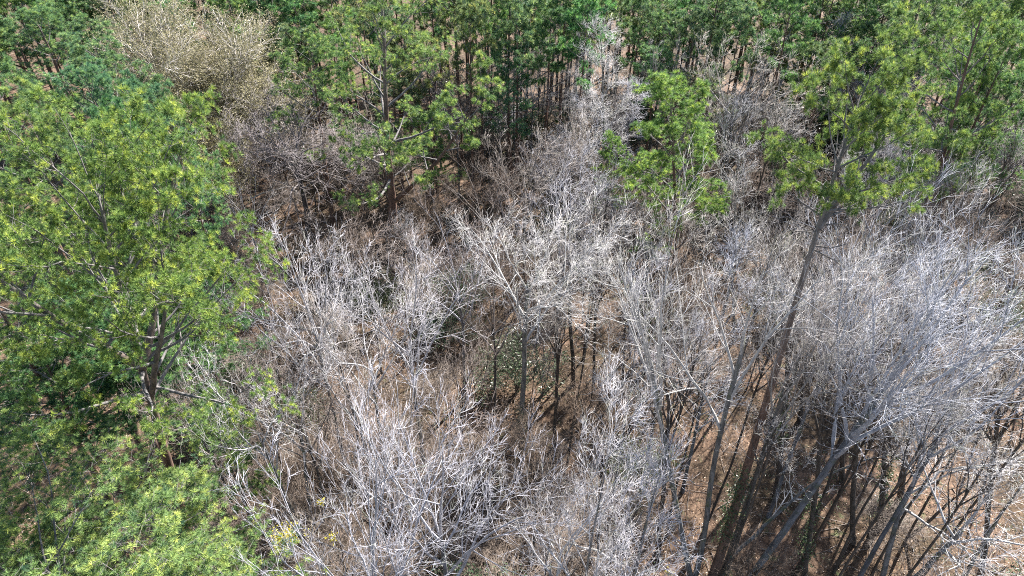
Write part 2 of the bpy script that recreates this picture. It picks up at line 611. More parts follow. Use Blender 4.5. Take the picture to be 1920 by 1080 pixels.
# ------------------------------------------------------------------ ground
def build_ground():
    n = 170
    s = np.sinh(np.linspace(-1, 1, n) * 5.0) / math.sinh(5.0) * 1500
    X, Y = np.meshgrid(s, s + 40, indexing='xy')
    Z = 0.10 * np.sin(X * 0.31 + 1.3 * np.sin(Y * 0.17)) + 0.10 * np.sin(Y * 0.27 + 0.9 * np.sin(X * 0.23)) + 0.05 * np.sin(X * 0.9) * np.sin(Y * 0.8)
    V = np.stack([X, Y, Z], -1).reshape(-1, 3)
    i, j = np.meshgrid(np.arange(n - 1), np.arange(n - 1), indexing='ij')
    Q = np.stack([i * n + j, i * n + j + 1, (i + 1) * n + j + 1, (i + 1) * n + j], -1).reshape(-1, 4)
    g = Geo()
    g.add(V, Q)
    return obj('ground', g.mesh('ground', M['ground']), None, 'structure')


def gz(x, y):
    return 0.10 * np.sin(x * 0.31 + 1.3 * np.sin(y * 0.17)) + 0.10 * np.sin(y * 0.27 + 0.9 * np.sin(x * 0.23)) + 0.05 * np.sin(x * 0.9) * np.sin(y * 0.8)


build_ground()


def build_litter():
    rng = np.random.default_rng(5)
    n = 80000
    py = rng.uniform(0, 1, n)
    y = 8 + 60 * py ** 1.5
    x = rng.uniform(-1, 1, n) * (0.78 * (y * CP + CAM_H * SP) + 3)
    C = np.stack([x, y, gz(x, y) + rng.uniform(0.02, 0.09, n)], -1)
    g = Geo()
    g.leaves(rng, C, 1, 0.03, 0.055, flat=0.6, tint=rng.random(n))
    o = obj('leaf_litter', g.mesh('leaf_litter', M['litter'], False), None, 'stuff')
    o['label'] = 'dry orange brown leaf litter covering the forest floor'
    o['category'] = 'leaf litter'


build_litter()
# ------------------------------------------------------------------ the kinds of tree
K = {}
K['p1'] = pine_kind('pine_tree', 11, 24.0, 5.1, 0.64, 26, 0.27, leaders=4, lead=0.68, m2=8, m3=8, needle=(36, 0.155, 0.014), prof=(0.35, 0.85), inner=0.42)
K['p2'] = pine_kind('pine_tree', 23, 21.5, 5.2, 0.66, 30, 0.25, leaders=4, m2=9, m3=9, needle=(34, 0.135, 0.0115), prof=(0.45, 0.85), ang=(1.45, 0.8), inner=0.38)
K['p5'] = pine_kind('pine_tree', 31, 27.0, 2.9, 0.83, 22, 0.29, leaders=1, lead=0.88, m2=6, m3=7, needle=(34, 0.17, 0.015), prof=(0.55, 0.8), inner=0.42, ang=(1.5, 0.6), stubs=9, twig=0.012)
K['p3'] = pine_kind('pine_tree', 47, 22.0, 5.0, 0.40, 26, 0.36, leaders=1, m2=7, m3=8, needle=(32, 0.20, 0.019), prof=(0.3, 0.85), inner=0.42, stubs=4)
K['p4'] = pine_kind('pine_tree', 53, 19.0, 2.8, 0.46, 34, 0.15, m2=7, m3=7, needle=(34, 0.17, 0.0145), prof=(0.45, 0.85), ang=(1.4, 0.5), inner=0.35)
K['pa'] = pine_kind('pine_tree', 61, 18.0, 3.3, 0.54, 24, 0.20, m2=7, m3=7, needle=(32, 0.19, 0.018), prof=(0.35, 0.85), inner=0.38, stubs=6)
K['pb'] = pine_kind('pine_tree', 67, 18.0, 3.5, 0.52, 20, 0.20, leaders=1, m2=7, m3=7, needle=(32, 0.19, 0.018), prof=(0.35, 0.85), inner=0.4, stubs=6)
K['pf'] = pine_kind('pine_tree', 71, 16.0, 2.3, 0.64, 18, 0.15, m2=6, m3=4, needle=(18, 0.26, 0.036), split=False, sides=6, inner=0.4)
K['pg'] = pine_kind('pine_tree', 73, 16.0, 2.4, 0.64, 15, 0.16, m2=6, m3=4, needle=(18, 0.26, 0.036), split=False, sides=6, inner=0.4)

K['b_fork'] = bare_kind('bare_tree', 101, 18.0, 3.2, 0.62, 7, 0.17, m=(7, 6, 4, 3), ang=0.8, twig_r=0.0085, wig=0.07)
K['b_tall'] = bare_kind('bare_tree', 103, 22.0, 3.2, 0.58, 8, 0.19, m=(6, 5, 4, 2), ang=0.5, twig_r=0.0085, wig=0.08, stems=2)
K['b_lean'] = bare_kind('bare_tree', 107, 21.0, 4.2, 0.55, 11, 0.19, m=(7, 6, 4, 3), ang=0.5, trop=0.02, twig_r=0.0085, trunk_wig=0.02, wig=0.06)
K['b_wide'] = bare_kind('bare_tree', 109, 14.0, 3.3, 0.52, 8, 0.15, m=(6, 5, 4, 2), ang=0.85, twig_r=0.0085, wig=0.10)
K['b_wide2'] = bare_kind('bare_tree', 113, 13.0, 3.2, 0.45, 8, 0.13, m=(6, 5, 3, 2), ang=0.95, wig=0.14, twig_r=0.009, stems=2, tw_ang=0.7)
K['b_warm'] = bare_kind('bare_tree', 197, 13.0, 3.3, 0.48, 8, 0.13, m=(6, 5, 4, 2), ang=0.9, wig=0.13, twig='brown_twig', twig_r=0.009, tw_ang=0.65, leaf=(1, 0.05, 0.045, 0.5, 'dead_leaves'))
K['b_narrow'] = bare_kind('bare_tree', 127, 16.0, 1.7, 0.30, 18, 0.12, m=(5, 5, 3, 2), ang=0.45, excurrent=True, twig_r=0.008, wig=0.07)
K['b_narrow2'] = bare_kind('bare_tree', 131, 15.0, 2.1, 0.38, 15, 0.11, m=(5, 5, 3, 2), ang=0.55, excurrent=True, twig_r=0.008, wig=0.08)
K['b_brown'] = bare_kind('bare_tree', 137, 12.0, 4.2, 0.48, 15, 0.19, m=(8, 6, 4, 2), ang=0.95, wig=0.17, twig_r=0.010, tw_ang=0.7)
K['b_dark'] = bare_kind('bare_tree', 191, 19.0, 2.2, 0.66, 8, 0.19, m=(5, 5, 3, 2), ang=0.5, wood='dark_bark', twig_r=0.0085)
K['b_stem'] = bare_kind('bare_tree', 211, 17.0, 1.5, 0.72, 7, 0.10, m=(5, 4, 3, 2), ang=0.55, wood='dark_bark', twig_r=0.0085, split=False)
K['b_slim'] = bare_kind('sapling', 139, 11.0, 1.5, 0.45, 8, 0.06, m=(5, 4, 4, 2), ang=0.5, split=False, twig_r=0.010, cat='sapling')
K['b_slim2'] = bare_kind('sapling', 149, 10.0, 1.7, 0.40, 10, 0.055, m=(6, 5, 4, 2), ang=0.6, split=False, twig_r=0.010, twig='brown_twig', wood='dark_bark', cat='sapling', stems=2)
K['b_pole'] = bare_kind('sapling', 151, 13.0, 1.2, 0.62, 8, 0.08, m=(5, 4, 3, 2), ang=0.5, split=False, twig_r=0.010, wood='dark_bark', twig='brown_twig', cat='sapling')
K['oak'] = bare_kind('evergreen_oak', 157, 13.0, 5.0, 0.22, 30, 0.26, m=(10, 7, 5, 0), ang=0.95, wig=0.12, twig_r=0.016,
                     leaf=(12, 0.19, 0.06, 0.95, 'olive_leaves'), cat='oak tree')
K['tuftoak'] = bare_kind('evergreen_oak', 163, 9.0, 2.6, 0.25, 10, 0.12, m=(7, 6, 5, 0), ang=0.8, wig=0.12, twig_r=0.014,
                         leaf=(6, 0.16, 0.10, 0.8, 'olive_leaves'), cat='oak tree')
K['shrub'] = bare_kind('bare_shrub', 167, 3.2, 1.7, 0.10, 12, 0.035, m=(6, 5, 4, 2), ang=0.8, wig=0.2, trop=0.02, split=False, twig_r=0.009,
                       wood='dark_bark', twig='brown_twig', cat='shrub', stems=3)
K['shrub2'] = bare_kind('bare_shrub', 173, 3.8, 1.6, 0.12, 12, 0.03, m=(6, 5, 4, 2), ang=0.6, wig=0.18, trop=0.02, split=False, twig_r=0.009,
                        twig='brown_twig', cat='shrub', stems=4)
K['green'] = bare_kind('leafy_shrub', 179, 3.0, 1.3, 0.12, 10, 0.035, m=(5, 5, 4, 0), ang=0.7, wig=0.15, split=False, twig_r=0.008,
                       leaf=(4, 0.10, 0.065, 0.9, 'shrub_leaves'), wood='dark_bark', twig='brown_twig', cat='evergreen shrub', stems=3)

# ------------------------------------------------------------------ placing the trees
R = random.Random(4)
PLACED = []       # (object, label or None, description, group)
GREEN, COOL, WARM, PALE = (1, 1, 1), (0.75, 1.0, 1.25), (1.25, 1.08, 0.9), (1.3, 1.25, 1.7)


def put(kind, base, top, wpx=None, label=None, desc=None, group=None, tint=(1, 1, 1), wood=(1, 1, 1), yaw=None, short=None):
    f, t = span(base, top)
    w = None
    if wpx:
        mid = f.lerp(t, 0.8)
        w = wpx * pix(mid)[2] / FPX
    r = K[kind].place(f, t, w, R.uniform(0, 6.28) if yaw is None else yaw, tint, wood)
    c = f.lerp(t, 0.8)
    PLACED.append(dict(o=r, label=label, desc=desc, group=group, px=pix(c)[:2], short=short, foot=f, kind=kind))
    return r


# big pines and other trees that stand out
put('p1', (385, 1180), (160, 265), 600, 'broad bright yellow green pine with dark crooked limbs filling the left edge', tint=(1.10, 1.09, 0.85), short='the broad left-edge pine', group='large pines')
put('p2', (429, 1500), (50, 1020), 880, 'nearest pine with light needle tufts filling the bottom left corner', tint=(1.12, 1.1, 1.15), short='the bottom-left corner pine', group='large pines')
put('p5', (1325, 1110), (1640, 95), 285, 'tall thin crowned pine on a long leaning red brown trunk', tint=(1.08, 1.06, 0.85), yaw=0.6, short='the long-trunked leaning pine', group='large pines')
put('p3', (742, 540), (715, -30), 340, 'large forked pine with grey trunk and wide drooping boughs', tint=(1.2, 1.2, 1.1), short='the large forked pine', group='large pines')
put('p4', (1235, 640), (1258, 132), 250, 'young bright green pine alone among pale bare trees', tint=(1.05, 1.15, 0.8), short='the lone young pine', group='large pines')
put('pb', (1700, 640), (1860, -40), 300, 'big pine in the top right corner with dark upswept limbs', tint=(1.0, 1.05, 0.95), short='the top right corner pine', group='large pines')
put('oak', (395, 350), (375, 58), 285, 'wide yellowish grey oak crown rising among the top left pines', short='the yellowish oak', tint=(1.0, 1.0, 1.1), wood=(1.1, 1.05, 1.0))
put('b_brown', (580, 470), (535, 165), 290, 'dark brown tangled bare tree above the patch of orange ground', short='the dark tangled tree', wood=(0.52, 0.47, 0.48))
put('pa', (625, 430), (580, 62), 175, 'small flat topped pine between the oak and the large forked pine', short='the flat topped pine', tint=(0.9, 1, 1))
put('p4', (965, 380), (955, 85), 120, 'slim blue green pine behind pale twigs right of the large forked pine', tint=(0.75, 1.0, 1.5), short='the slim blue green pine', group='large pines')
put('b_fork', (975, 880), (995, 390), 260, 'pale bare tree with a Y forked trunk at the centre', short='the Y forked bare tree')
put('b_tall', (1300, 1100), (1300, 375), 260, 'tall grey bare tree with twin stems left of the leaning pine', short='the tall twin stem tree')
put('b_lean', (1370, 1130), (1880, 420), 420, 'long leaning grey bare tree sweeping up to the right edge', short='the long leaning bare tree', yaw=1.0, wood=(0.85, 0.9, 1.02))
put('b_narrow', (1130, 440), (1125, 30), 110, 'narrow white bare tree rising in front of the dark top pines', short='the narrow white tree')
put('b_narrow2', (1375, 640), (1385, 265), 130, 'narrow white bare tree just right of the lone young pine')
put('b_wide', (1350, 420), (1390, 85), 190, 'grey brown feathery bare tree between lone young pine and long-trunked pine', wood=(0.85, 0.8, 0.75))
def P(kind, *rows, **kw):
    for row in rows:
        put(kind, row[0], row[1], row[2], tint=row[3] if len(row) > 3 else (1, 1, 1), **kw)


def foot_of(top, h):
    """foot pixel of an upright tree of height h (m) whose tip shows at this pixel"""
    t = at(top[0], top[1], h)
    q = pix((t.x, t.y, 0))
    return (q[0], q[1])


def T(kind, top, h, w, label=None, desc=None, group=None, tint=(1, 1, 1), wood=(1, 1, 1), short=None, lean=0):
    b = foot_of(top, h)
    return put(kind, (b[0] + lean, b[1]), top, w, label, desc, group, tint, wood, None, short)


# pines of the upper left mass
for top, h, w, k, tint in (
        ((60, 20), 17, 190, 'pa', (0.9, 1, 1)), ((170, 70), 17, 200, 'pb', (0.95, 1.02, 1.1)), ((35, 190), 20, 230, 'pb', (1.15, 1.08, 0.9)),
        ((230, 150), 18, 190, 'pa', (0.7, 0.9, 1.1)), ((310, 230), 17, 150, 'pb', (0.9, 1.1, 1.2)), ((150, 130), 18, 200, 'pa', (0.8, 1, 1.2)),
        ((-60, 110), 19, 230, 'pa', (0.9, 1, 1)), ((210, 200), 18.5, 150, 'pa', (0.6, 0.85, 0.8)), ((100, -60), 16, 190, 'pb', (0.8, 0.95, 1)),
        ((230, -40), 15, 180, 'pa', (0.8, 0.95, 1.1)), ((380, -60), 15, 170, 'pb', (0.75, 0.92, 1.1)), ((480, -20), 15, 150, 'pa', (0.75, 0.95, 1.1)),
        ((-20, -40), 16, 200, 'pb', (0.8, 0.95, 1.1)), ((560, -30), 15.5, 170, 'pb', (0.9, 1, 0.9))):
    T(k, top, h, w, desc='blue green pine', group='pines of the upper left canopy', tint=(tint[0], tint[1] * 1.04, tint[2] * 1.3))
# pines of the top right
for top, h, w, k, tint in (
        ((1560, -70), 18, 190, 'pb', (0.9, 1, 0.9)), ((1470, -20), 16, 150, 'pa', (1.0, 1.05, 0.9)), ((1310, -10), 15, 150, 'pa', (0.95, 1, 0.9)),
        ((1740, -40), 18, 200, 'pa', (1.05, 1.05, 0.85)), ((1905, 60), 21, 250, 'pb', (1.0, 1.05, 0.9)), ((1640, -30), 16, 170, 'pa', (0.95, 1, 1)),
         ((1230, -20), 15, 140, 'pb', (0.85, 1, 1)),):
    T(k, top, h, w, desc='green pine', group='pines of the upper right', tint=(tint[0] * 0.85, tint[1] * 0.98, tint[2] * 1.2))
T('pa', (1850, 150), 18, 130, 'green pine on a dark trunk below the top right corner pine', tint=(0.9, 1, 1))
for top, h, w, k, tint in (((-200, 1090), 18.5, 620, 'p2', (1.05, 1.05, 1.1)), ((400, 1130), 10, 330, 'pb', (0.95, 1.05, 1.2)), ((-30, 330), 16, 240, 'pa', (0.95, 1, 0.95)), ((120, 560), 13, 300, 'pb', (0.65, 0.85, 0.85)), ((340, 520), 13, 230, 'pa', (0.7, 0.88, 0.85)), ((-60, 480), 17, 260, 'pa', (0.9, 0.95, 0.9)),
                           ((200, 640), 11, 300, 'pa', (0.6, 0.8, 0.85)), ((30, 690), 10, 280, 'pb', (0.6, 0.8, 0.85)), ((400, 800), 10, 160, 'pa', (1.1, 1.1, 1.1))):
    T(k, top, h, w, desc='green pine', group='pines of the left edge', tint=tint if tint[0] > 0.8 else (tint[0] * 0.75, tint[1] * 0.85, tint[2]))  # low tints darkened further: shade below the broad crown put into colour
# small green boughs low down
T('tuftoak', (300, 250), 10, 130, 'small olive leaved tree left of the dark tangled tree', short=None)
T('tuftoak', (400, 255), 9, 90, 'small yellowish leaved tree touching the dark tangled tree')
T('pa', (790, 215), 11, 190, 'short pine under the right side of the large forked pine', tint=(0.95, 1.05, 0.95))
T('p4', (1150, 245), 12, 90, 'low green pine at the left foot of the lone young pine', tint=(0.95, 1.1, 0.8))
T('pa', (260, 600), 12, 300, 'dark green pine half hidden under the broad left-edge pine', tint=(0.75, 0.95, 1))  # dark tint here and on the next pine paints the crown's shade
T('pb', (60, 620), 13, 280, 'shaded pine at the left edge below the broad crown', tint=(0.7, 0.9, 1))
T('pa', (330, 930), 9, 170, 'low pine with light tufts beside the bottom-left corner pine', tint=(1.0, 1.05, 1.2))
T('p4', (380, 730), 9, 110, 'thin low pine right of the broad left-edge pine', tint=(1.0, 1.1, 1.1))

# far stand of slender pines along the top
rg = random.Random(9)
spots = []
for i in range(2600):
    y = rg.uniform(56, 128)
    dep = y * CP + CAM_H * SP
    px = rg.uniform(-120, 2040)
    if y < 63 and (px < 700 or 1080 < px < 1200):
        continue
    if y > 100 and rg.random() < 0.5:
        continue
    x = (px - 960) / FPX * dep
    if all((x - u) ** 2 + (y - v) ** 2 > 2.7 ** 2 for u, v in spots):
        spots.append((x, y))
spots.sort(key=lambda p: p[1])
for x, y in spots[:290]:
    dep = y * CP + CAM_H * SP
    h = rg.uniform(12, 20)
    put(rg.choice(['pf', 'pg']), pix((x, y, 0))[:2], pix((x + rg.uniform(-.6, .6), y, h))[:2], rg.uniform(4.8, 6.6) / dep * FPX,
        desc='slender dark stand pine', group='slender pines of the far stand',
        tint=(rg.uniform(0.7, 1.1), rg.uniform(0.85, 1.1), rg.uniform(0.9, 1.4)))

# white and grey bare trees
for top, h, w, k, lab in (
        ((985, 255), 13, 170, 'b_wide', 'pale bare tree below the slim blue green pine'),
        ((1075, 235), 13, 150, 'b_wide2', 'whitish bare tree at the foot of the narrow white tree'),
        ((1060, 330), 13, 190, 'b_wide', None), ((900, 300), 11, 170, 'b_warm', None), ((1190, 150), 12, 90, 'b_narrow', 'thin white bare tree just right of the narrow white tree'),
        ((545, 425), 15, 150, 'b_wide', 'bright white bare crown right of the broad left-edge pine'),
        ((640, 480), 14, 170, 'b_wide2', None), ((455, 600), 13, 190, 'b_wide2', 'low crooked white bare tree below the bright white crown'),
        ((745, 470), 14, 220, 'b_wide', None), ((600, 570), 12, 170, 'b_narrow2', None), ((850, 395), 12, 200, 'b_warm', None),
          ((920, 470), 11, 180, 'b_warm', None),
        ((440, 320), 9, 110, 'b_warm', 'small brownish bare tree left of the dark tangled tree'),
        ((630, 830), 17, 260, 'b_wide', 'brilliant white bare crown at the bottom edge right of the corner pine'),
        ((800, 760), 16, 330, 'b_wide', 'dense frosty white bare crown filling the bottom left of centre'),
        ((700, 740), 13, 260, 'b_warm', None), ((1170, 715), 17, 210, 'b_narrow2', 'upright white bare tree at the bottom centre'),
         ((1100, 880), 14, 220, 'b_wide2', 'pale crooked bare crown at the bottom edge under the upright white one'),
        ((1250, 830), 16, 180, 'b_narrow', None), 
        ((1560, 470), 17, 190, 'b_tall', None), ((1650, 420), 16, 200, 'b_warm', None), 
         ((1910, 560), 16, 200, 'b_wide', None), 
        ((1400, 430), 15, 130, 'b_narrow', None), ((1700, 250), 14, 130, 'b_wide', 'bluish white bare twigs in front of the top right trunks'),
        ((1450, 60), 13, 110, 'b_narrow', None), ((1290, 470), 14, 150, 'b_warm', None), ((1215, 480), 15, 110, 'b_narrow2', None),
         
        ((1420, 190), 11, 170, 'b_warm', None), ((1330, 170), 11, 130, 'b_wide', None), ((1680, 60), 13, 190, 'b_wide2', None),
        ((540, 700), 10, 180, 'b_warm', None), ((330, 640), 11, 130, 'b_wide2', None), 
         ((1480, 350), 13, 140, 'b_wide', None), ((1830, 350), 14, 170, 'b_warm', None)):
    T(k, top, h * (1.2 if top[1] > 300 else 1.05), w, lab, desc='pale bare tree', group='pale bare trees', wood=random.Random(int(top[0])).choice([(1.2, 1.2, 1.25), (1.0, 1.0, 1.08), (0.62, 0.56, 0.52), (0.85, 0.87, 0.98), (0.48, 0.43, 0.41)] if top[0] < 1400 else [(0.75, 0.8, 0.92), (0.9, 0.93, 1.05), (0.65, 0.62, 0.6)]))

T('b_wide2', (1850, 800), 13, 330, 'broad whitish bare crown in the bottom right corner', wood=(1.05, 1.05, 1.08))
for top, h, w, k, lab in (((1000, 90), 13, 110, 'b_wide', 'feathery grey bare tree in front of the far stand beside the slim blue green pine'),
                          ((1250, 40), 13, 90, 'b_narrow', 'grey bare tree top above the lone young pine'), ((1150, 70), 12, 90, 'b_narrow', 'second white bare stem beside the narrow white tree'),
                          ((1095, 170), 12, 90, 'b_narrow2', 'white bare tree leaning on the left of the narrow white tree'),
                          ((1730, 50), 14, 150, 'b_warm', 'brown bare crown between the top right pines'), ((850, 160), 11, 110, 'b_warm', 'brown bare tree right of the large forked pine')):
    T(k, top, h, w, lab, desc='pale bare tree', group='pale bare trees', wood=(1.25, 1.25, 1.3) if 'white' in lab else (0.85, 0.85, 0.9))
for i in range(20):      # grey crowns mixed into the front of the far stand
    y = rg.uniform(56, 76)
    px = rg.uniform(820, 1700)
    dep = y * CP + CAM_H * SP
    x = (px - 960) / FPX * dep
    put(rg.choice(['b_narrow', 'b_narrow2', 'b_wide']), pix((x, y, 0))[:2], pix((x, y, rg.uniform(10, 15)))[:2], rg.uniform(3, 5) / dep * FPX,
        desc='grey bare tree', group='bare trees in the far stand', wood=rg.choice([(0.9, 0.9, 1.0), (0.7, 0.68, 0.7)]))
for i in range(34):
    for _ in range(9):
        y = rg.uniform(15, 44)
        px = rg.uniform(1010, 1930)
        if px > 1180 or y > 22:
            break
    dep = y * CP + CAM_H * SP
    x = (px - 960) / FPX * dep
    put('b_stem', pix((x, y, 0))[:2], pix((x + rg.uniform(-.9, .9), y, rg.uniform(13, 18)))[:2], 2.6 / dep * FPX, desc='slender dark stemmed bare tree',
        group='slender dark stemmed bare trees', wood=random.Random(i).choice([(1, 1, 1), (0.8, 0.75, 0.7), (0.7, 0.72, 0.78)]))
for i in range(24):
    y = rg.uniform(60, 92)
    px = rg.uniform(-50, 1960)
    dep = y * CP + CAM_H * SP
    x = (px - 960) / FPX * dep
    k = rg.choice(['pa', 'pg', 'green', 'green'])
    h = rg.uniform(4, 7.5)
    put(k, pix((x, y, 0))[:2], pix((x, y, h))[:2], rg.uniform(3.0, 4.5) / dep * FPX, desc={'green': 'dark leafy shrub'}.get(k, 'stunted young pine'),
        group='low greenery under the far stand', tint=(0.6, 0.8, 0.8))  # dark tint paints shade into plants added to darken the far floor

# dark trunks standing in the open litter of the lower right, crowns high above
for base, top, w in (((1235, 1050), (1262, 640), 130), ((1600, 1015), (1625, 520), 150), ((1650, 985), (1700, 560), 150), ((1505, 1100), (1560, 600), 150),
                     ((1690, 930), (1765, 520), 150), ((1455, 930), (1490, 500), 140), ((1075, 720), (1068, 420), 110), ((1110, 760), (1122, 470), 90),
                     ((1580, 900), (1600, 480), 130), ((1750, 560), (1790, 230), 110), ((1840, 1080), (1890, 650), 150), ((1210, 700), (1215, 420), 110),
                     ((1040, 860), (1052, 560), 100), ((1500, 790), (1535, 430), 120)):
    put('b_dark', base, top, w, desc='dark trunked bare tree', group='dark trunked bare trees', wood=random.Random(base[0]).choice([(1, 1, 1), (0.8, 0.76, 0.72), (0.9, 0.9, 0.95)]))
for i in range(70):      # extra brush right of the corner pine and along the bottom
    y = rg.uniform(11, 27)
    px = rg.uniform(330, 1080)
    dep = y * CP + CAM_H * SP
    x = (px - 960) / FPX * dep
    h = rg.uniform(2.0, 4.5)
    put(rg.choice(['shrub', 'shrub2', 'shrub2', 'b_slim2']), pix((x, y, 0))[:2], pix((x, y, h))[:2], rg.uniform(2.6, 4.4) / dep * FPX,
        desc='tangled brown shrub', group='understory shrubs of the lower left', wood=(1.0, 0.95, 0.9))

# fill: slim saplings and poles in the bare part of the wood
rg = random.Random(21)
for i in range(125):
    for _ in range(20):
        y = 13 + 52 * rg.random() ** 1.1
        dep = y * CP + CAM_H * SP
        px = rg.uniform(330, 1990)
        if px < 520 and y < 30:
            continue
        if px < 620 and rg.random() < 0.5:
            continue
        if 560 < px < 700 and 42 < y < 62:
            continue
        if px > 1180 and y < 32 and rg.random() < 0.93:
            continue
        break
    x = (px - 960) / FPX * dep
    k = rg.choice(['b_slim', 'b_slim2', 'b_pole', 'b_pole', 'b_slim'])
    h = rg.uniform(6, 13)
    f = Vector((x, y, 0))
    put(k, pix(f)[:2], pix((x + rg.uniform(-1, 1), y, h))[:2], rg.uniform(1.8, 3.4) / dep * FPX,
        desc={'b_slim': 'slim grey sapling', 'b_slim2': 'slim brown sapling', 'b_pole': 'dark stemmed sapling'}[k], group='saplings between the trees', wood=rg.choice([(0.9, 0.9, 0.95), (0.6, 0.55, 0.5), (0.45, 0.42, 0.42), (0.7, 0.62, 0.55)]))
# thin dark poles on the orange patch
for px, py, tp in ((592, 425, 250), (555, 400, 240), (612, 390, 250), (640, 420, 270), (660, 360, 240), (575, 370, 250)):
    put('b_pole', (px, py), (px - 6, tp), 50, desc='thin dark pole tree', group='thin dark poles on the orange ground')
# shrubs
for i in range(190):
    y = 13 + 60 * rg.random() ** 1.2
    dep = y * CP + CAM_H * SP
    px = rg.uniform(330, 1990)
    if 900 < px < 1060 and 13 < y < 24 or 540 < px < 700 and 40 < y < 56:
        continue
    x = (px - 960) / FPX * dep
    k = rg.choice(['shrub', 'shrub2', 'shrub', 'green'] if px > 300 else ['green'])
    if px > 1200 and y < 30 and rg.random() < 0.8:
        continue
    h = rg.uniform(2.0, 4.2)
    put(k, pix((x, y, 0))[:2], pix((x, y, h))[:2], rg.uniform(2.4, 4.2) / dep * FPX,
        desc={'shrub': 'brown twiggy shrub', 'shrub2': 'grey twiggy shrub', 'green': 'green leafy shrub'}[k], group='understory shrubs',
        tint=(rg.uniform(0.9, 1.3), 1.1, rg.uniform(0.9, 1.4)))


# ------------------------------------------------------------------ crooked leaning trunks, ivy, yellow leaf clumps
def smooth_line(pts, n):
    pts = np.array(pts)
    d = np.concatenate([[0], np.cumsum(np.linalg.norm(np.diff(pts, axis=0), axis=1))])
    t = np.linspace(0, d[-1], n)
    q = np.stack([np.interp(t, d, pts[:, k]) for k in range(3)], -1)
    for _ in range(2):
        q[1:-1] = 0.25 * q[:-2] + 0.5 * q[1:-1] + 0.25 * q[2:]
    return q


def leaning(name, cat, label, rows, r0, seed, wood, mtw=9, tl=2.2):
    rng = np.random.default_rng(seed)
    W = np.array([tuple(at(a, b, z)) for a, b, z in rows])
    o = W[0].copy()
    P1 = smooth_line(W - o, 16)[None]
    P1[0] += rng.normal(0, 0.02, (16, 3))
    R1 = taper(np.array([r0]), 16, 0.3)
    g = Geo()
    g.tubes(P1, R1, 8)
    root = bpy.data.objects.new(name, None)
    col.objects.link(root)
    root.location = tuple(o)
    obj('trunk', g.mesh('trunk', M[wood]), root)
    s2, d2, l2, r2 = sprout(rng, P1, R1, np.array([tl]), mtw, 0.3, 1.0, 0.8, 1.0, 0.5, fall=0.4)
    P2 = grow(rng, s2, d2, l2, 6, 0.12, 0.05)
    g = Geo()
    g.tubes(P2, taper(r2, 6, 0.3), 4)
    s3, d3, l3, r3 = sprout(rng, P2, taper(r2, 6, 0.3), l2, 6, 0.2, 1.0, 0.7, 0.5, 0.6)
    P3 = grow(rng, s3, d3, l3, 4, 0.13, 0.04)
    g.tubes(P3, taper(np.maximum(r3, 0.008), 4, 0.4), 3)
    s4, d4, l4, r4 = sprout(rng, P3, taper(np.maximum(r3, 0.008), 4, 0.4), l3, 5, 0.2, 1.0, 0.7, 0.6, 0.6)
    g.tubes(grow(rng, s4, d4, np.maximum(l4, 0.2), 3, 0.1, 0.02), taper(np.full(len(s4), 0.007), 3, 0.5), 3)
    obj('twigs', g.mesh('twigs', M['pale_twig']), root, 'stuff')
    root['label'], root['category'] = label, cat


leaning('leaning_tree', 'bare tree', 'thin crooked trunk arching right from the foot of the long-trunked leaning pine',
        [(1362, 1052, 0), (1430, 990, 1.6), (1520, 905, 4.2), (1600, 868, 6.2), (1680, 850, 7.5)], 0.11, 5, 'grey_bark')
leaning('dead_tree', 'bare tree', 'bleached bent limb lying low at the bottom centre edge',
        [(1180, 1100, 0), (1160, 1058, 2.2), (1120, 1030, 3.6), (1090, 1028, 4.2), (1050, 1010, 5)], 0.09, 6, 'pale_twig', 7, 1.5)
leaning('leaning_tree', 'bare tree', 'grey trunk rising diagonally into the bottom right corner crown',
        [(1780, 1130, 0), (1830, 1040, 4), (1880, 960, 7.5), (1925, 900, 10)], 0.12, 7, 'grey_bark', 10, 2.6)
leaning('leaning_tree', 'bare tree', 'slanting dark trunk low right of the open leaf litter',
        [(1700, 1010, 0), (1740, 980, 1.5), (1790, 930, 3.6), (1860, 890, 5.5)], 0.10, 8, 'dark_bark')
leaning('fallen_branch', 'fallen branch', 'pale crooked broken limb in the dark tangled tree above orange ground',
        [(470, 372, 2.0), (500, 360, 2.6), (530, 352, 3.2), (552, 350, 3.4)], 0.09, 9, 'pale_twig', 5, 1.2)


def leaf_clump(px, py, z, rad, n, label, group=None):
    rng = np.random.default_rng(int(px))
    g = Geo()
    c = rng.normal(0, rad * 0.45, (n, 3)) * np.array([1, 1, 0.75])
    g.leaves(rng, c, 5, rad * 0.12, 0.035)
    root = bpy.data.objects.new('yellow_leaf_clump', None)
    col.objects.link(root)
    root.location = at(px, py, z)
    obj('leaves', g.mesh('yellow_leaves', M['yellow_leaves'], False), root, 'stuff')
    g = Geo()
    s0 = rng.normal(0, 0.03, (22, 3))
    P = grow(rng, s0, rng.normal(0, 1, (22, 3)) + np.array([0, 0, 0.4]), np.full(22, rad * 1.1), 4, 0.15, 0)
    g.tubes(P, taper(np.full(22, 0.012), 4, 0.4), 3)
    obj('twigs', g.mesh('twigs', M['pale_twig']), root, 'stuff')
    root['label'], root['category'] = label, 'leaf clump'


leaf_clump(531, 1006, 11.3, 0.48, 170, 'largest bright yellow leaf clump in white twigs at the bottom edge')
leaf_clump(603, 942, 12.3, 0.14, 26, 'small yellow leaf clump above and right of the largest one')
leaf_clump(622, 1008, 11.0, 0.20, 36, 'narrow yellow leaf clump just right of the largest one')
leaf_clump(1257, 1074, 8.5, 0.16, 26, 'tiny yellow leaf clump at the bottom edge right of centre')
leaf_clump(217, 566, 15.5, 0.16, 22, 'tiny orange yellow leaf sprig in the broad left-edge pine')


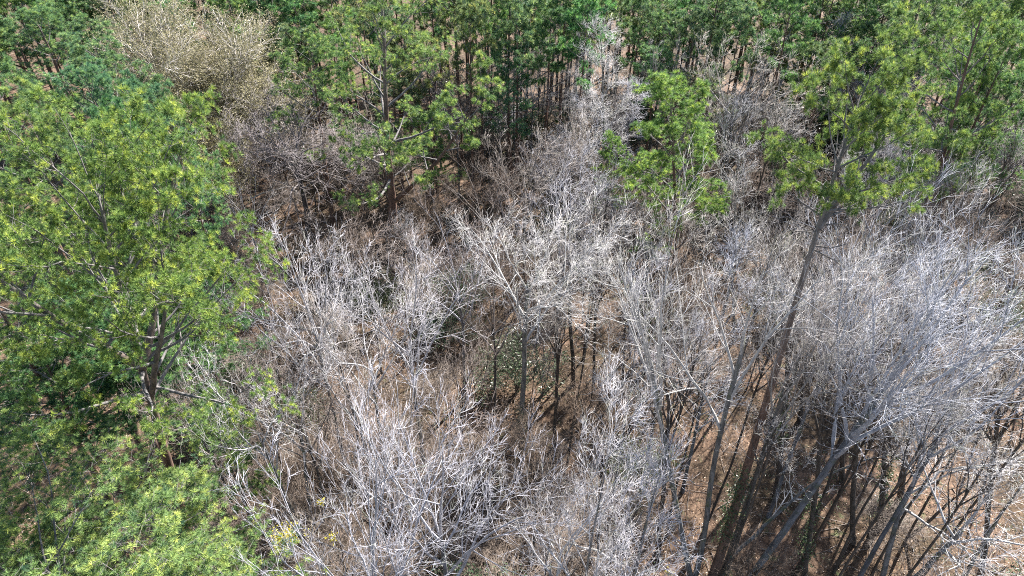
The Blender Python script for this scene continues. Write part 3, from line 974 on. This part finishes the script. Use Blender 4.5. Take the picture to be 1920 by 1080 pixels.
def ivy(foot, tip, t0, t1, rad, n, seed, label):
    rng = np.random.default_rng(seed)
    foot, tip = np.array(foot), np.array(tip)
    t = rng.uniform(t0, t1, n)
    C = (tip - foot)[None] * t[:, None] + rng.normal(0, rad, (n, 3)) * np.array([1, 1, 1.3])
    g = Geo()
    g.leaves(rng, C, 4, 0.07, 0.06)
    root = bpy.data.objects.new('ivy_vine', None)
    col.objects.link(root)
    root.location = tuple(foot)
    obj('leaves', g.mesh('ivy_leaves', M['shrub_leaves'], False), root, 'stuff')
    g = Geo()
    k = np.linspace(t0 * 0.2, t1, 24)
    ang = k * 60
    P = (tip - foot)[None] * k[:, None] + np.stack([np.cos(ang), np.sin(ang), 0 * ang], -1) * rad * 0.9
    g.tubes(P[None], taper(np.array([0.03]), 24, 0.3), 4)
    obj('stem', g.mesh('ivy_stem', M['dark_bark']), root)
    root['label'], root['category'] = label, 'vine'


f5, t5 = span((1325, 1110), (1640, 95))
ivy(f5, t5, 0.16, 0.36, 0.20, 330, 3, 'dark ivy wrapped round the lower trunk of the long-trunked leaning pine')
for i, (b, t, q0, q1, lab) in enumerate((
        (((1505, 1100), (1560, 600)), None, 0.12, 0.42, 'bright ivy on a dark trunk left of the open leaf litter'),
        (((1650, 985), (1700, 560)), None, 0.1, 0.35, 'dark ivy on the trunk in the middle of the open leaf litter'),
        (((1455, 930), (1490, 500)), None, 0.3, 0.55, 'ivy high on the trunk just right of the leaning pine'),
        (((975, 880), (995, 390)), None, 0.05, 0.3, 'thin ivy at the foot of the Y forked bare tree'),
        (((1210, 700), (1215, 420)), None, 0.05, 0.35, 'ivy on the slim trunk under the lone young pine'))):
    ff, tt = span(*b)
    ivy(ff, tt, q0, q1, 0.19, 170, 30 + i, lab)

# ------------------------------------------------------------------ underbrush nobody could count
def build_underbrush():
    rng = np.random.default_rng(77)
    n = 13500
    y = 9 + 66 * rng.random(n) ** 1.25
    y[:5000] = rng.uniform(58, 112, 5000)
    x = rng.uniform(-1, 1, n) * (0.76 * (y * CP + CAM_H * SP) + 3)
    den = np.sin(x * 0.45 + 2 * np.sin(y * 0.21)) + np.sin(y * 0.52 + 2 * np.sin(x * 0.18)) + rng.normal(0, 0.7, n)
    k = den > -0.2
    x, y = x[k], y[k]
    n = len(x)
    S = np.stack([x, y, gz(x, y) - 0.03], -1)
    D = rng.normal(0, 0.55, (n, 3))
    D[:, 2] = 1
    L = rng.uniform(0.5, 1.7, n) * np.where(y > 60, 1.6, 1.0)
    P1 = grow(rng, S, D, L, 4, 0.22, 0.0)
    R1 = taper(rng.uniform(0.010, 0.022, n) * np.where(y > 60, 1.7, 1.0), 4, 0.4)
    s2, d2, l2, r2 = sprout(rng, P1, R1, L, 4, 0.25, 1.0, 0.8, 0.55, 0.7)
    P2 = grow(rng, s2, d2, np.maximum(l2, 0.2), 3, 0.2, 0.03)
    g = Geo()
    g.tubes(P1, R1, 3)
    g.tubes(P2, taper(np.maximum(r2, 0.006), 3, 0.5), 3)
    ns = 2600
    y = 9 + 50 * rng.random(ns) ** 1.3
    x = rng.uniform(-1, 1, ns) * (0.76 * (y * CP + CAM_H * SP) + 3)
    D = rng.normal(0, 1, (ns, 3)) * np.array([1, 1, 0.12])
    g.tubes(grow(rng, np.stack([x, y, gz(x, y) + 0.06], -1), D, rng.uniform(0.6, 2.8, ns), 4, 0.12, 0.0), taper(rng.uniform(0.012, 0.035, ns), 4, 0.4), 3)
    o = obj('underbrush', g.mesh('underbrush', M['brown_twig']), None, 'stuff')
    o['label'] = 'tangle of brown twigs and briars covering the forest floor'
    o['category'] = 'underbrush'
    nb = 9000
    y = 9 + 60 * rng.random(nb) ** 1.2
    x = rng.uniform(-1, 1, nb) * (0.76 * (y * CP + CAM_H * SP) + 3)
    k = (np.sin(x * 0.33 + 1.2 + 2 * np.sin(y * 0.27)) + np.sin(y * 0.39 + 2 * np.sin(x * 0.22)) + rng.normal(0, 0.5, nb)) > 0.5
    x, y = x[k], y[k]
    C = np.stack([x, y, gz(x, y) + rng.uniform(0.1, 0.7, len(x))], -1)
    g = Geo()
    g.leaves(rng, C, 9, 0.16, 0.06, flat=0.3)
    o = obj('ground_cover', g.mesh('ground_cover', M['shrub_leaves'], False), None, 'stuff')
    o['label'] = 'patches of low green leaves scattered over the forest floor'
    o['category'] = 'ground cover'


build_underbrush()

# ------------------------------------------------------------------ thin winter haze
def build_haze():
    V = np.array([(x, y, z) for z in (-3.0, 38.0) for y in (-60, 400) for x in (-320, 320)], float)
    Q = np.array([(0, 2, 3, 1), (4, 5, 7, 6), (0, 1, 5, 4), (2, 6, 7, 3), (0, 4, 6, 2), (1, 3, 7, 5)])
    m = bpy.data.materials.new('haze')
    m.use_nodes = True
    nt = m.node_tree
    nt.nodes.remove(nt.nodes["Principled BSDF"])
    v = nt.nodes.new("ShaderNodeVolumePrincipled")
    v.inputs["Color"].default_value = (0.86, 0.92, 1.0, 1)
    v.inputs["Density"].default_value = 0.00028
    v.inputs["Anisotropy"].default_value = 0.0
    nt.links.new(v.outputs[0], nt.nodes["Material Output"].inputs["Volume"])
    g = Geo()
    g.add(V, Q)
    o = obj('haze', g.mesh('haze', m, False), None, 'stuff')
    o['label'] = 'thin bluish air haze over the whole wood'
    o['category'] = 'haze'



# ------------------------------------------------------------------ labels
marks = [p for p in PLACED if p['short']]
todo = {}
for p in PLACED:
    o = p['o']
    if p['group']:
        o['group'] = p['group']
    if p['label']:
        o['label'] = p['label']
        continue
    x, y = p['px']
    best = min((m for m in marks), key=lambda m: math.hypot(m['px'][0] - x, (m['px'][1] - y) * 1.2))
    dx, dy = x - best['px'][0], y - best['px'][1]
    rel = ('right of' if dx > 0 else 'left of') if abs(dx) > abs(dy) else ('below' if dy > 0 else 'above')
    todo.setdefault((p['desc'], rel, best['short']), []).append((math.hypot(dx, dy), p))
ORD = ['nearest', 'second nearest', 'third nearest', 'fourth nearest', 'fifth nearest', 'sixth nearest', 'seventh nearest', 'eighth nearest',
       'ninth nearest', 'tenth nearest', 'eleventh nearest', 'twelfth nearest']
for (desc, rel, short), lst in todo.items():
    lst.sort(key=lambda e: e[0])
    for i, (d, p) in enumerate(lst):
        o = p['o']
        if len(lst) == 1:
            o['label'] = f'{desc} {rel} {short}'
        elif i == len(lst) - 1:
            o['label'] = f'{desc} {rel} {short}, farthest from it'
        else:
            o['label'] = f'{desc} {rel} {short}, ' + (ORD[i] if i < len(ORD) else f"{i + 1}{'th' if 10 < (i + 1) % 100 < 14 else {1: 'st', 2: 'nd', 3: 'rd'}.get((i + 1) % 10, 'th')} nearest")
